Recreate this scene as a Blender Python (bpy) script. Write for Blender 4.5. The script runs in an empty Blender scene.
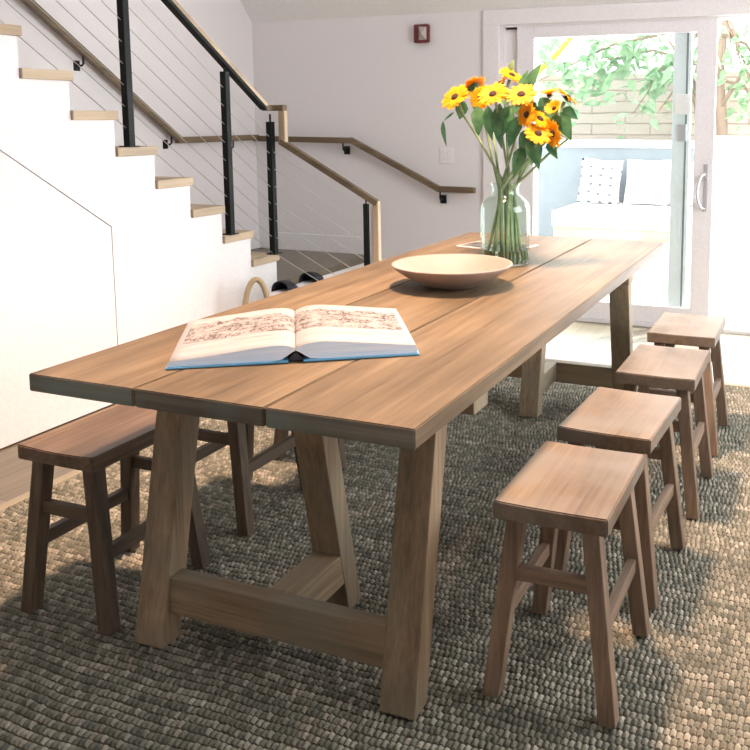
import bpy, bmesh, math, random
from mathutils import Vector, Matrix, Euler, noise
R_ = random.Random(7)
SC = bpy.context.scene
COL = SC.collection
PI = math.pi
V = Vector

# ------------------------------------------------------------------ helpers
def link(o, parent=None):
    COL.objects.link(o)
    if parent is not None:
        o.parent = parent
    return o

def obj(name, bm, mat, parent=None, loc=None, smooth=False, rot=None):
    me = bpy.data.meshes.new(name)
    bmesh.ops.recalc_face_normals(bm, faces=bm.faces[:])
    bm.to_mesh(me); bm.free()
    mats = mat if isinstance(mat, (list, tuple)) else [mat]
    for m in mats:
        me.materials.append(m)
    if smooth:
        for p in me.polygons:
            p.use_smooth = True
    o = bpy.data.objects.new(name, me)
    link(o, parent)
    if loc is not None:
        o.location = loc
    if rot is not None:
        o.rotation_euler = rot
    return o

def thing(name, label, cat, loc=(0, 0, 0), rz=0, group=None):
    o = bpy.data.objects.new(name, None)
    o.empty_display_size = .05
    link(o)
    o.location = loc; o.rotation_euler = (0, 0, rz)
    o['label'] = label; o['category'] = cat
    if group: o['group'] = group
    return o

def tag(o, label, cat, group=None):
    o['label'] = label; o['category'] = cat
    if group: o['group'] = group
    return o

def struct(o, label=None, cat=None):
    o['kind'] = 'structure'
    if label: o['label'] = label
    if cat: o['category'] = cat
    return o

def dup(root, loc, rz, label, group=None):
    r = root.copy(); COL.objects.link(r)
    r.location = loc; r.rotation_euler = (0, 0, rz)
    r['label'] = label
    if group: r['group'] = group
    for ch in list(root.children):
        c = ch.copy(); COL.objects.link(c); c.parent = r
        for g in list(ch.children):
            d = g.copy(); COL.objects.link(d); d.parent = c
    return r

def BM(): return bmesh.new()

def hexa(bm, bot, top, bev=0.0):
    vs = [bm.verts.new(p) for p in list(bot) + list(top)]
    fs = [(3, 2, 1, 0), (4, 5, 6, 7), (0, 1, 5, 4), (1, 2, 6, 5), (2, 3, 7, 6), (3, 0, 4, 7)]
    faces = [bm.faces.new([vs[i] for i in f]) for f in fs]
    if bev:
        es = list({e for f in faces for e in f.edges})
        bmesh.ops.bevel(bm, geom=es, offset=bev, segments=2, profile=.6, affect='EDGES')

def box(bm, x0, x1, y0, y1, z0, z1, bev=0.0):
    hexa(bm, [(x0, y0, z0), (x1, y0, z0), (x1, y1, z0), (x0, y1, z0)],
         [(x0, y0, z1), (x1, y0, z1), (x1, y1, z1), (x0, y1, z1)], bev)

def bar(bm, a, b, w, h, up=(0, 0, 1), bev=0.0):
    a = V(a); b = V(b); d = (b - a).normalized(); up = V(up)
    s = d.cross(up).normalized(); u = s.cross(d).normalized()
    r = lambda p: [p + s * sx * w / 2 + u * sz * h / 2 for sx, sz in ((-1, -1), (1, -1), (1, 1), (-1, 1))]
    hexa(bm, r(a), r(b), bev)

def tube(bm, pts, rad, n=8, caps=True):
    pts = [V(p) for p in pts]
    rads = rad if isinstance(rad, (list, tuple)) else [rad] * len(pts)
    rings = []; prev = None
    for i, p in enumerate(pts):
        d = (pts[min(i + 1, len(pts) - 1)] - pts[max(i - 1, 0)]).normalized()
        if prev is None:
            ref = V((0, 0, 1)) if abs(d.z) < .9 else V((1, 0, 0))
            s = d.cross(ref).normalized()
        else:
            s = (prev - d * prev.dot(d)).normalized()
        prev = s; u = d.cross(s)
        rings.append([bm.verts.new(p + (s * math.cos(2 * PI * k / n) + u * math.sin(2 * PI * k / n)) * rads[i]) for k in range(n)])
    for a, b in zip(rings, rings[1:]):
        for k in range(n):
            bm.faces.new((a[k], a[(k + 1) % n], b[(k + 1) % n], b[k]))
    if caps:
        bm.faces.new(rings[0][::-1]); bm.faces.new(rings[-1])

def lathe(bm, prof, n=48, c=(0, 0)):
    rings = []
    for r, z in prof:
        if r < 1e-5:
            rings.append([bm.verts.new((c[0], c[1], z))])
        else:
            rings.append([bm.verts.new((c[0] + r * math.cos(2 * PI * k / n), c[1] + r * math.sin(2 * PI * k / n), z)) for k in range(n)])
    for a, b in zip(rings, rings[1:]):
        for k in range(n):
            q = (k + 1) % n
            if len(a) == 1 and len(b) == 1: continue
            if len(a) == 1: bm.faces.new((a[0], b[q], b[k]))
            elif len(b) == 1: bm.faces.new((a[k], a[q], b[0]))
            else: bm.faces.new((a[k], a[q], b[q], b[k]))

def poly(bm, pts, thick):
    """extrude a closed planar outline by the vector thick"""
    t = V(thick)
    a = [bm.verts.new(p) for p in pts]; b = [bm.verts.new(V(p) + t) for p in pts]
    bm.faces.new(a); bm.faces.new(b[::-1])
    n = len(pts)
    for i in range(n):
        bm.faces.new((a[i], a[(i + 1) % n], b[(i + 1) % n], b[i]))

# ------------------------------------------------------------------ materials
def nt(name):
    m = bpy.data.materials.new(name); m.use_nodes = True
    n = m.node_tree.nodes; l = m.node_tree.links
    return m, n, l, n['Principled BSDF']

def ramp(n, stops):
    r = n.new('ShaderNodeValToRGB')
    e = r.color_ramp.elements
    while len(e) < len(stops): e.new(.5)
    for k, (p, c) in enumerate(stops):
        e[k].position = p; e[k].color = (c[0], c[1], c[2], 1)
    return r

def plain(name, col, rough=.6, metal=0, bump=0, bscale=80, spec=.5):
    m, n, l, b = nt(name)
    b.inputs['Roughness'].default_value = rough
    b.inputs['Metallic'].default_value = metal
    b.inputs['Specular IOR Level'].default_value = spec
    tc = n.new('ShaderNodeTexCoord'); no = n.new('ShaderNodeTexNoise')
    no.inputs['Scale'].default_value = bscale; no.inputs['Detail'].default_value = 4
    l.new(tc.outputs['Object'], no.inputs['Vector'])
    r = ramp(n, [(.3, [c * .95 for c in col]), (.7, [min(1, c * 1.04) for c in col])])
    l.new(no.outputs['Fac'], r.inputs['Fac']); l.new(r.outputs['Color'], b.inputs['Base Color'])
    if bump:
        bp = n.new('ShaderNodeBump'); bp.inputs['Strength'].default_value = bump; bp.inputs['Distance'].default_value = .002
        l.new(no.outputs['Fac'], bp.inputs['Height']); l.new(bp.outputs['Normal'], b.inputs['Normal'])
    return m

def wood(name, dark, mid, light, axis='X', rough=.5, grain=1.0, bump=.35, patch=1.0, patch_col=None, spec=.4, weather_shade=None, wmix=.5, knot=.6):
    """long grain along an axis, soft cathedral patches, knots"""
    m, n, l, b = nt(name)
    b.inputs['Specular IOR Level'].default_value = spec
    tc = n.new('ShaderNodeTexCoord'); oi = n.new('ShaderNodeObjectInfo')
    off = n.new('ShaderNodeVectorMath'); off.operation = 'SCALE'
    comb = n.new('ShaderNodeCombineXYZ')
    for k in range(3): l.new(oi.outputs['Random'], comb.inputs[k])
    l.new(comb.outputs[0], off.inputs[0]); off.inputs['Scale'].default_value = 13.0
    add = n.new('ShaderNodeVectorMath'); l.new(tc.outputs['Object'], add.inputs[0]); l.new(off.outputs[0], add.inputs[1])
    def mapped(s_long, s_cross):
        mp = n.new('ShaderNodeMapping'); sc = [s_cross] * 3; sc['XYZ'.index(axis)] = s_long
        mp.inputs['Scale'].default_value = sc
        l.new(add.outputs[0], mp.inputs['Vector']); return mp
    fine = n.new('ShaderNodeTexNoise'); fine.inputs['Scale'].default_value = 1; fine.inputs['Detail'].default_value = 6; fine.inputs['Roughness'].default_value = .65
    l.new(mapped(3.0 * grain, 95 * grain).outputs[0], fine.inputs['Vector'])
    med = n.new('ShaderNodeTexNoise'); med.inputs['Scale'].default_value = 1; med.inputs['Detail'].default_value = 3; med.inputs['Distortion'].default_value = .6
    l.new(mapped(1.3 * grain, 17 * grain).outputs[0], med.inputs['Vector'])
    big = n.new('ShaderNodeTexNoise'); big.inputs['Scale'].default_value = 1; big.inputs['Detail'].default_value = 2
    l.new(mapped(1.8, 4.5).outputs[0], big.inputs['Vector'])
    mx = n.new('ShaderNodeMix'); mx.data_type = 'FLOAT'; mx.inputs[0].default_value = .52
    l.new(med.outputs['Fac'], mx.inputs[2]); l.new(fine.outputs['Fac'], mx.inputs[3])
    r = ramp(n, [(.34, dark), (.5, mid), (.66, light)])
    l.new(mx.outputs[0], r.inputs['Fac'])
    r2 = ramp(n, [(.33, (.74, .71, .68)), (.67, (1.14, 1.10, 1.05))])
    l.new(big.outputs['Fac'], r2.inputs['Fac'])
    mul = n.new('ShaderNodeMix'); mul.data_type = 'RGBA'; mul.blend_type = 'MULTIPLY'; mul.inputs[0].default_value = patch
    l.new(r.outputs['Color'], mul.inputs[6]); l.new(r2.outputs['Color'], mul.inputs[7])
    # knots
    vo = n.new('ShaderNodeTexVoronoi'); vo.inputs['Scale'].default_value = 1
    l.new(mapped(1.6, 5.5).outputs[0], vo.inputs['Vector'])
    kr = ramp(n, [(.05, (1, 1, 1)), (.10, (0, 0, 0))])
    l.new(vo.outputs['Distance'], kr.inputs['Fac'])
    kn = n.new('ShaderNodeMix'); kn.data_type = 'RGBA'
    kf = n.new('ShaderNodeMath'); kf.operation = 'MULTIPLY'; kf.inputs[1].default_value = knot
    l.new(kr.outputs['Color'], kf.inputs[0]); l.new(kf.outputs[0], kn.inputs[0])
    l.new(mul.outputs[2], kn.inputs[6]); kn.inputs[7].default_value = (dark[0] * .5, dark[1] * .45, dark[2] * .45, 1)
    out = kn.outputs[2]
    if weather_shade:
        wn = n.new('ShaderNodeTexNoise'); wn.inputs['Scale'].default_value = 4.5; wn.inputs['Detail'].default_value = 4
        l.new(add.outputs[0], wn.inputs['Vector'])
        wr = ramp(n, [(.38, (0, 0, 0)), (.65, (wmix,) * 3)])
        l.new(wn.outputs['Fac'], wr.inputs['Fac'])
        wm = n.new('ShaderNodeMix'); wm.data_type = 'RGBA'
        l.new(wr.outputs['Color'], wm.inputs[0]); l.new(out, wm.inputs[6]); wm.inputs[7].default_value = (*weather_shade, 1)
        out = wm.outputs[2]
    l.new(out, b.inputs['Base Color'])
    rr = n.new('ShaderNodeMapRange'); rr.inputs[3].default_value = rough - .07; rr.inputs[4].default_value = rough + .12
    l.new(fine.outputs['Fac'], rr.inputs[0]); l.new(rr.outputs[0], b.inputs['Roughness'])
    bp = n.new('ShaderNodeBump'); bp.inputs['Strength'].default_value = bump; bp.inputs['Distance'].default_value = .0015
    l.new(mx.outputs[0], bp.inputs['Height']); l.new(bp.outputs['Normal'], b.inputs['Normal'])
    return m

M = {}
TD, TM, TL = (.105, .07, .04), (.18, .124, .072), (.246, .178, .112)
M['top'] = wood('table_top_wood', TD, TM, TL, 'Y', rough=.5, spec=.32, bump=.25, patch=1.0, knot=.85)
M['end'] = wood('table_end_grain', (.10, .088, .066), (.20, .185, .15), (.33, .31, .255), 'X', rough=.7, grain=.4, bump=.5, weather_shade=(.19, .235, .21), wmix=.8)  # weathered tone; its teal tint also paints in the shade colour
for ax in 'XYZ':
    M['base' + ax] = wood('table_base_wood_' + ax.lower(), (.16, .112, .07), (.305, .22, .138), (.44, .325, .212), ax, rough=.62, weather_shade=(.22, .20, .145), wmix=.65)
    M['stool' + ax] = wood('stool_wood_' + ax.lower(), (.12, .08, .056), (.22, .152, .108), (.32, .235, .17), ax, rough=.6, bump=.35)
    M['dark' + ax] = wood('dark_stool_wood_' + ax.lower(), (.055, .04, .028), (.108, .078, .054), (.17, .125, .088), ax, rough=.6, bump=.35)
M['seat'] = wood('stool_seat_wood', (.10, .064, .039), (.175, .122, .081), (.245, .182, .128), 'Y', rough=.5, spec=.35, weather_shade=(.225, .195, .165), wmix=.7)
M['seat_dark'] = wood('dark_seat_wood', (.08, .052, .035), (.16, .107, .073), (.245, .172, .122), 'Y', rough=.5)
for ax in 'XYZ':
    M['oak' + ax] = wood('pale_oak_' + ax.lower(), (.42, .32, .215), (.52, .41, .29), (.60, .49, .365), ax, rough=.5, grain=.7, bump=.15)
    M['rail' + ax] = wood('handrail_oak_' + ax.lower(), (.10, .07, .04), (.165, .118, .072), (.23, .17, .108), ax, rough=.42, bump=.15)
M['wall'] = plain('white_wall_paint', (.80, .765, .775), rough=.75, bump=.05, bscale=200)
M['ceiling'] = plain('ceiling_paint', (.86, .85, .835), rough=.8)
M['trim'] = plain('white_trim_paint', (.82, .79, .80), rough=.45)
M['stile'] = plain('door_frame_paint', (.84, .81, .84), rough=.42)
M['stile2'] = plain('blue_grey_frame_paint', (.70, .75, .765), rough=.45)  # lightened to paint in the haze of the bright doorway
M['black'] = plain('black_powder_coat', (.007, .009, .009), rough=.5, spec=.2)
M['steel'] = plain('cable_steel', (.62, .60, .58), rough=.35, metal=.85)
M['gapshade'] = plain('painted_gap_shade', (.03, .03, .035), rough=.9)  # near-black colour painted in for the shade inside gaps
M['red'] = plain('alarm_red', (.13, .016, .015), rough=.35)
M['lens'] = plain('strobe_lens', (.45, .40, .39), rough=.12)
M['plate'] = plain('switch_plate_white', (.82, .80, .80), rough=.35)
M['bowl'] = plain('pale_wood_bowl', (.34, .262, .225), rough=.55, bscale=18)
M['chrome'] = plain('brushed_metal', (.62, .62, .66), rough=.3, metal=.6)

def glass_mat(name, col=(1, 1, 1), rough=0.0, ior=1.45, thin=False, tint=0.0):
    m, n, l, b = nt(name)
    if thin:
        n.remove(b)
        out = n['Material Output']
        tr = n.new('ShaderNodeBsdfTransparent'); tr.inputs[0].default_value = (*col, 1)
        gl = n.new('ShaderNodeBsdfGlossy'); gl.inputs['Roughness'].default_value = .02
        lw = n.new('ShaderNodeLayerWeight'); lw.inputs[0].default_value = .5
        pw = n.new('ShaderNodeMath'); pw.operation = 'POWER'; pw.inputs[1].default_value = 4
        fr = n.new('ShaderNodeMath'); fr.operation = 'MULTIPLY_ADD'; fr.inputs[1].default_value = .7; fr.inputs[2].default_value = .04
        l.new(lw.outputs['Facing'], pw.inputs[0]); l.new(pw.outputs[0], fr.inputs[0])
        mx = n.new('ShaderNodeMixShader')
        l.new(fr.outputs[0], mx.inputs[0]); l.new(tr.outputs[0], mx.inputs[1]); l.new(gl.outputs[0], mx.inputs[2])
        l.new(mx.outputs[0], out.inputs[0])
    else:
        b.inputs['Base Color'].default_value = (*col, 1)
        b.inputs['Transmission Weight'].default_value = 1
        b.inputs['Roughness'].default_value = rough; b.inputs['IOR'].default_value = ior
    return m
M['pane'] = glass_mat('window_glass', (.97, .985, .98), thin=True)
M['jar'] = glass_mat('jar_glass', (.92, .97, .945), thin=True)
M['water'] = glass_mat('vase_water', (.86, .93, .90), ior=1.33)

# floor boards
def floor_mat():
    m, n, l, b = nt('oak_floor_boards')
    tc = n.new('ShaderNodeTexCoord')
    br = n.new('ShaderNodeTexBrick'); br.offset = .37
    br.inputs['Color1'].default_value = (.135, .112, .078, 1); br.inputs['Color2'].default_value = (.19, .16, .115, 1)
    br.inputs['Mortar'].default_value = (.05, .04, .03, 1)
    br.inputs['Scale'].default_value = 1; br.inputs['Mortar Size'].default_value = .0016
    br.inputs['Brick Width'].default_value = 1.9; br.inputs['Row Height'].default_value = .13
    mp = n.new('ShaderNodeMapping'); mp.inputs['Rotation'].default_value = (0, 0, PI / 2)
    l.new(tc.outputs['Object'], mp.inputs['Vector']); l.new(mp.outputs[0], br.inputs['Vector'])
    no = n.new('ShaderNodeTexNoise'); no.inputs['Detail'].default_value = 5; no.inputs['Scale'].default_value = 1
    m2 = n.new('ShaderNodeMapping'); m2.inputs['Scale'].default_value = (60, 2.5, 10)
    l.new(tc.outputs['Object'], m2.inputs['Vector']); l.new(m2.outputs[0], no.inputs['Vector'])
    r = ramp(n, [(.3, (.78, .78, .78)), (.7, (1.12, 1.1, 1.08))]); l.new(no.outputs['Fac'], r.inputs['Fac'])
    mul = n.new('ShaderNodeMix'); mul.data_type = 'RGBA'; mul.blend_type = 'MULTIPLY'; mul.inputs[0].default_value = 1
    l.new(br.outputs['Color'], mul.inputs[6]); l.new(r.outputs['Color'], mul.inputs[7]); l.new(mul.outputs[2], b.inputs['Base Color'])
    b.inputs['Roughness'].default_value = .34; b.inputs['Specular IOR Level'].default_value = .5
    return m
M['floor'] = floor_mat()

KX, KY = .0150, .0245
def rug_mat():
    m, n, l, b = nt('woven_jute')
    tc = n.new('ShaderNodeTexCoord'); sp = n.new('ShaderNodeSeparateXYZ'); l.new(tc.outputs['UV'], sp.inputs[0])
    def mth(op, a, bb=None):
        k = n.new('ShaderNodeMath'); k.operation = op
        for i, v in enumerate((a, bb)):
            if v is None: continue
            if isinstance(v, (int, float)): k.inputs[i].default_value = v
            else: l.new(v, k.inputs[i])
        return k.outputs[0]
    row = mth('FLOOR', sp.outputs[1])
    wr = n.new('ShaderNodeTexWhiteNoise'); wr.noise_dimensions = '1D'; l.new(row, wr.inputs['W'])
    colm = mth('FLOOR', sp.outputs[0])
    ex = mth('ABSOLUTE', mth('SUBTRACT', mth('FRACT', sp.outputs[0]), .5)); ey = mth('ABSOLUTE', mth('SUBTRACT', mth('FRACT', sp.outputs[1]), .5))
    cb = n.new('ShaderNodeCombineXYZ'); l.new(colm, cb.inputs[0]); l.new(row, cb.inputs[1])
    wn = n.new('ShaderNodeTexWhiteNoise'); wn.noise_dimensions = '2D'; l.new(cb.outputs[0], wn.inputs['Vector'])
    # yarn lots: long streaks along each row
    mp = n.new('ShaderNodeMapping'); mp.inputs['Scale'].default_value = (2.2, 13, 1); l.new(tc.outputs['Object'], mp.inputs['Vector'])
    no = n.new('ShaderNodeTexNoise'); no.inputs['Scale'].default_value = 1; no.inputs['Detail'].default_value = 4; l.new(mp.outputs[0], no.inputs['Vector'])
    f = mth('ADD', mth('MULTIPLY', wn.outputs['Value'], .36), mth('ADD', mth('MULTIPLY', wr.outputs['Value'], .12), mth('MULTIPLY', no.outputs['Fac'], .55)))
    r = ramp(n, [(.25, (.125, .127, .103)), (.48, (.225, .212, .165)), (.65, (.35, .32, .255)), (.88, (.62, .57, .48))])
    l.new(f, r.inputs['Fac'])
    fi = n.new('ShaderNodeTexNoise'); fi.inputs['Scale'].default_value = 1; fi.inputs['Detail'].default_value = 4
    m3 = n.new('ShaderNodeMapping'); m3.inputs['Scale'].default_value = (420, 160, 300); l.new(tc.outputs['Object'], m3.inputs['Vector']); l.new(m3.outputs[0], fi.inputs['Vector'])
    r3 = ramp(n, [(.3, (.72, .72, .72)), (.7, (1.12, 1.12, 1.12))]); l.new(fi.outputs['Fac'], r3.inputs['Fac'])
    mul = n.new('ShaderNodeMix'); mul.data_type = 'RGBA'; mul.blend_type = 'MULTIPLY'; mul.inputs[0].default_value = 1
    l.new(r.outputs['Color'], mul.inputs[6]); l.new(r3.outputs['Color'], mul.inputs[7])
    # dark brown painted between the loops in place of recess shade
    loop_shade = mth('MAXIMUM', mth('GREATER_THAN', ey, .385), mth('MULTIPLY', mth('GREATER_THAN', ex, .40), .8))
    shade_mix = n.new('ShaderNodeMix'); shade_mix.data_type = 'RGBA'; l.new(loop_shade, shade_mix.inputs[0]); l.new(mul.outputs[2], shade_mix.inputs[6]); shade_mix.inputs[7].default_value = (.075, .062, .045, 1)
    l.new(shade_mix.outputs[2], b.inputs['Base Color'])
    b.inputs['Roughness'].default_value = .85; b.inputs['Specular IOR Level'].default_value = .25
    bp = n.new('ShaderNodeBump'); bp.inputs['Strength'].default_value = .5; bp.inputs['Distance'].default_value = .002
    l.new(fi.outputs['Fac'], bp.inputs['Height']); l.new(bp.outputs['Normal'], b.inputs['Normal'])
    return m
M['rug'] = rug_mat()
M['rugedge'] = plain('rug_binding', (.30, .26, .19), rough=.9, bump=.4, bscale=350)

# ------------------------------------------------------------------ room shell
FZ = -.016                 # floor level (the rug's top face lies near z = 0)
XL, YB, ZC = -2.39, 4.2, 2.075
XR, YF, ZT = 3.3, -3.4, 3.6
def shell(name, lab, cat, fn, mat):
    bm = BM(); fn(bm); return struct(obj(name, bm, mat), lab, cat)

shell('floor', 'oak plank floor of the room', 'floor', lambda b: box(b, XL, XR, YF, YB + .13, FZ - .1, FZ), M['floor'])
shell('wall_left', 'white wall beside the staircase', 'wall', lambda b: box(b, XL - .12, XL, YF, YB + .12, FZ - .1, ZT), M['wall'])
def wb(b):
    box(b, XL, -.494, YB, YB + .12, FZ - .1, ZC + .3)
    box(b, -.494, 2.45, YB, YB + .12, 1.985, ZC + .3)
    box(b, 2.45, XR, YB, YB + .12, FZ - .1, ZC + .3)
shell('wall_back', 'white back wall with the sliding door', 'wall', wb, M['wall'])
def wr(b):     # right-hand wall, out of view; its window opening is added to admit light
    box(b, XR, XR + .12, YF, YB + .12, 2.7, ZT)
    box(b, XR, XR + .12, YF, YB + .12, FZ - .1, 1.05)
    for y0, y1 in ((YF, .3), (2.6, YB + .12)): box(b, XR, XR + .12, y0, y1, 1.05, 2.7)
shell('wall_right', 'unseen white right wall with a window opening added for light', 'wall', wr, M['wall'])
shell('wall_front', 'unseen white wall facing the sliding door', 'wall', lambda b: box(b, XL, XR, YF - .12, YF, FZ - .1, ZT), M['wall'])  # added out of view to darken faces turned towards the camera
def ce(b):
    yr = YB - (ZT - ZC) / 1.05
    hexa(b, [(XL, yr, ZT), (XR, yr, ZT), (XR, YB, ZC), (XL, YB, ZC)], [(XL, yr, ZT + .12), (XR, yr, ZT + .12), (XR, YB + .1, ZC + .14), (XL, YB + .1, ZC + .14)])
    box(b, XL, XR, YF, yr, ZT, ZT + .12)
shell('ceiling', 'pale sloping ceiling above the back wall', 'ceiling', ce, M['ceiling'])
def ct(b): bar(b, (XL, YB - .004, ZC - .012), (XR, YB - .004, ZC - .012), .012, .02)
# baseboards on the landing walls
LZ = .346
shell('baseboard_back', 'white baseboard along the landing', 'baseboard', lambda b: box(b, XL + .015, -1.42, YB - .014, YB - .001, LZ, LZ + .13, .003), M['trim'])
shell('baseboard_left', 'white baseboard beside the landing', 'baseboard', lambda b: box(b, XL + .001, XL + .015, 3.07, YB - .001, LZ, LZ + .13, .003), M['trim'])

# ---- staircase (treads, risers, landing) and the closed wall under it
XS = -1.42
nos = [3.052 - .2545 * k for k in range(12)]
top = [.522 + .1735 * k for k in range(12)]
st = thing('staircase', 'white staircase with pale oak treads rising along the left wall', 'staircase', (XS, 3.05, FZ)); st['kind'] = 'structure'
SO = V(st.location)
def sbox(bm, x0, x1, y0, y1, z0, z1, bev=0): box(bm, x0 - SO.x, x1 - SO.x, y0 - SO.y, y1 - SO.y, z0 - SO.z, z1 - SO.z, bev)
for k in range(12):
    yb = nos[k] - .2545 - .012
    bm = BM(); sbox(bm, XL + .002, XS + .014, yb, nos[k], top[k] - .043, top[k], .003); obj('tread', bm, M['oakX' if k == -1 else 'oakY'], st)
    bm = BM(); z0 = (top[k - 1] if k else LZ)
    sbox(bm, XL + .002, XS - .002, nos[k] - .03, nos[k] - .014, z0, top[k] - .043); obj('riser', bm, M['trim'], st)
bm = BM(); sbox(bm, XL + .002, XS + .012, 3.038, YB - .001, LZ - .05, LZ, .003); obj('landing', bm, M['floor'], st)
bm = BM(); sbox(bm, XS - .018, XS - .002, 3.052, YB - .001, FZ, LZ - .05); obj('riser', bm, M['trim'], st)
bm = BM(); sbox(bm, XS - .002, XS + .30, 3.10, YB - .001, LZ / 2 - .045, LZ / 2, .003); obj('tread', bm, M['oakY'], st)
bm = BM(); sbox(bm, XS + .265, XS + .28, 3.10, YB - .001, FZ, LZ / 2 - .045); obj('riser', bm, M['trim'], st)

# stair wall: stepped outline, with the seam of a closet door left open
seam = [(1.713, FZ), (1.713, .842), (1.139, 1.227), (-.2, 2.13), (-1.2, 2.80)]
g = .003
up = []                      # stepped upper edge, from low end to the far upper end
for k in range(12):
    up.append((nos[k] - .016, (LZ - .05) if k == 0 else top[k - 1] - .002)); up.append((nos[k] - .016, top[k] - .043))
    up.append((nos[k] - .2545 - .016, top[k] - .043))
up[0] = (3.036, FZ)
yend = nos[11] - .2545 - .016
outer = [(3.036, FZ)] + up[1:] + [(yend, FZ)]
def stair_wall(b):
    # the part above and right of the seam
    pts = [(3.036, FZ)] + up[1:]
    lowend = (yend, 1.227 + (1.139 - yend) * .672 )
    lowend = (yend, min(lowend[1], top[11] - .06))
    pts += [lowend, (1.139, 1.227 + g), (1.713 + g, .842 + g), (1.713 + g, FZ)]
    poly(b, [(XS, y, z) for y, z in pts], (-.03, 0, 0))
shell('wall_stair', 'white stepped wall closing the underside of the staircase', 'wall', stair_wall, M['trim'])
def closet(b):
    poly(b, [(XS, y, z) for y, z in [(1.713 - g, FZ + .008), (1.713 - g, .842), (1.139, 1.227 - g), (yend, 1.227 + (1.139 - yend) * .672 - 2 * g), (yend, FZ + .008)]], (-.02, 0, 0))
struct(obj('door_3', (lambda b: (closet(b), b)[1])(BM()), M['trim']), 'white flush closet door under the stairs', 'door')
shell('seam_shade_panel', 'dark panel behind the closet door, standing in for shade in the seam', 'wall', lambda b: box(b, XS - .05, XS - .035, yend, 1.80, FZ, .98), M['gapshade'])  # near-black sheet paints the shade behind the door seam

# ------------------------------------------------------------------ stair railing
XP = XS - .005
rail = thing('stair_railing', 'black-post cable railing with oak handrail along the open side of the stairs', 'railing', (XP, 3.02, .48))
rail['label'] = 'black-post cable railing with oak handrail along the open side of the stairs'
RO = V(rail.location)
def rl(p): return V(p) - RO
def zr(y): return 1.972 - .671 * (y - 2.18)          # top line of the upper handrail
def post(y, z0, z1, w, name='post', x=XP):
    bm = BM(); box(bm, x - w / 2 - RO.x, x + w / 2 - RO.x, y - w / 2 - RO.y, y + w / 2 - RO.y, z0 - RO.z, z1 - RO.z, .002)
    p = obj(name, bm, M['black'], rail)
    bm = BM(); box(bm, x - w * .9 - RO.x, x + w * .9 - RO.x, y - w * .9 - RO.y, y + w * .9 - RO.y, z0 - RO.z, z0 + .006 - RO.z, .001)
    obj('base_plate', bm, M['black'], p)
    return p
PY = [(1.862, top[4]), (2.605, top[1]), (3.022, top[0])]
for y, z0 in PY:
    p = post(y, z0, zr(y) - .075, .038)
    bm = BM(); tube(bm, [rl((XP, y, zr(y) - .076)), rl((XP, y, zr(y) - .03))], .006); obj('rod', bm, M['black'], p)
p4x = -.83
post(3.12, FZ, .845, .028, x=p4x)
bm = BM(); tube(bm, [rl((p4x, 3.12, .845)), rl((p4x, 3.12, .895))], .005); obj('rod', bm, M['black'], rail)
def railseg(a, b, w=.046, h=.036, mat='railY', up=(0, 0, 1)):
    bm = BM(); bar(bm, rl(a), rl(b), w, h, up, .006); return obj('handrail', bm, M[mat], rail)
yy0 = -.2
railseg((XP, yy0, zr(yy0) - .014), (XP, 2.985, zr(2.985) - .014), mat='oakY', w=.042, h=.03)
bm = BM(); bar(bm, rl((XP, yy0, zr(yy0) - .037)), rl((XP, 2.96, zr(2.96) - .037)), .042, .02); obj('rail_bar', bm, M['black'], rail)
zt = 1.415
railseg((XP, 2.965, zt), (XP + .01, 3.06, zt), mat='railY')
railseg((XP - .02, 3.05, zt), (-1.335, 3.05, zt), mat='railX')
railseg((-1.352, 3.05, zt - .017), (-1.352, 3.05, 1.195), mat='oakZ', up=(0, 1, 0))
railseg((-1.372, 3.05, 1.214), (-.752, 3.12, .848), mat='railX')
railseg((-.76, 3.12, .865), (-.76, 3.12, FZ), mat='oakZ', up=(0, 1, 0), w=.04)
bm = BM(); box(bm, -.808 - RO.x, -.785 - RO.x, 3.135 - RO.y, 3.16 - RO.y, FZ - RO.z, .83 - RO.z, .002); obj('end_post', bm, M['trim'], rail)
# steel cables
for k in range(8):
    d = .175 + .102 * k
    ya, yb_ = -.2, PY[2][0]
    bm = BM(); tube(bm, [rl((XP, ya, zr(ya) - d)), rl((XP, yb_, zr(yb_) - d))], .0022, 6); obj('cable', bm, M['steel'], rail)
for k in range(7):
    za = 1.16 - .105 * k
    xb_ = p4x; zb_ = za - .585 * (p4x - XP)
    if zb_ < FZ + .06:
        xb_ = XP + (za - FZ - .02) / .585; zb_ = FZ + .02
        zs = LZ
        if za < .45: continue
    bm = BM(); tube(bm, [rl((XP, 3.022, za)), rl((xb_, 3.12, zb_))], .0022, 6); obj('cable', bm, M['steel'], rail)

# wall handrails
def bracket(parent, o, p, n):
    """p: underside of the rail, n: direction to the wall (unit)"""
    p = V(p) - o; n = V(n); d = .055
    bm = BM(); tube(bm, [p, p + V((0, 0, -.045)), p + V((0, 0, -.055)) + n * .012, p + V((0, 0, -.055)) + n * d], .006); br = obj('bracket', bm, M['black'], parent)
    c = p + V((0, 0, -.055)) + n * (d + .004); t = V((-n.y, n.x, 0))
    bm = BM(); bar(bm, c - n * .008, c + n * .004, .045, .06, bev=.001); obj('wall_plate', bm, M['black'], br)
hr = thing('wall_handrail', 'oak handrail on black brackets following the left and back walls', 'handrail', (-2.32, 3.26, 1.21))
HO = V(hr.location)
X1 = -2.335; Y1 = 4.13
def hseg(a, b, mat):
    bm = BM(); bar(bm, V(a) - HO, V(b) - HO, .04, .042, bev=.007); obj('handrail', bm, M[mat], hr)
hseg((X1, -.6, 1.222 + .675 * 3.86), (X1, 3.275, 1.212), 'railY')
hseg((X1, 3.255, 1.208), (X1, Y1 + .02, 1.208), 'railY')
hseg((X1 - .02, Y1, 1.2), (-1.50, Y1, 1.19), 'railX')
hseg((-1.515, Y1, 1.197), (-.80, Y1, .853), 'railX')
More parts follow.
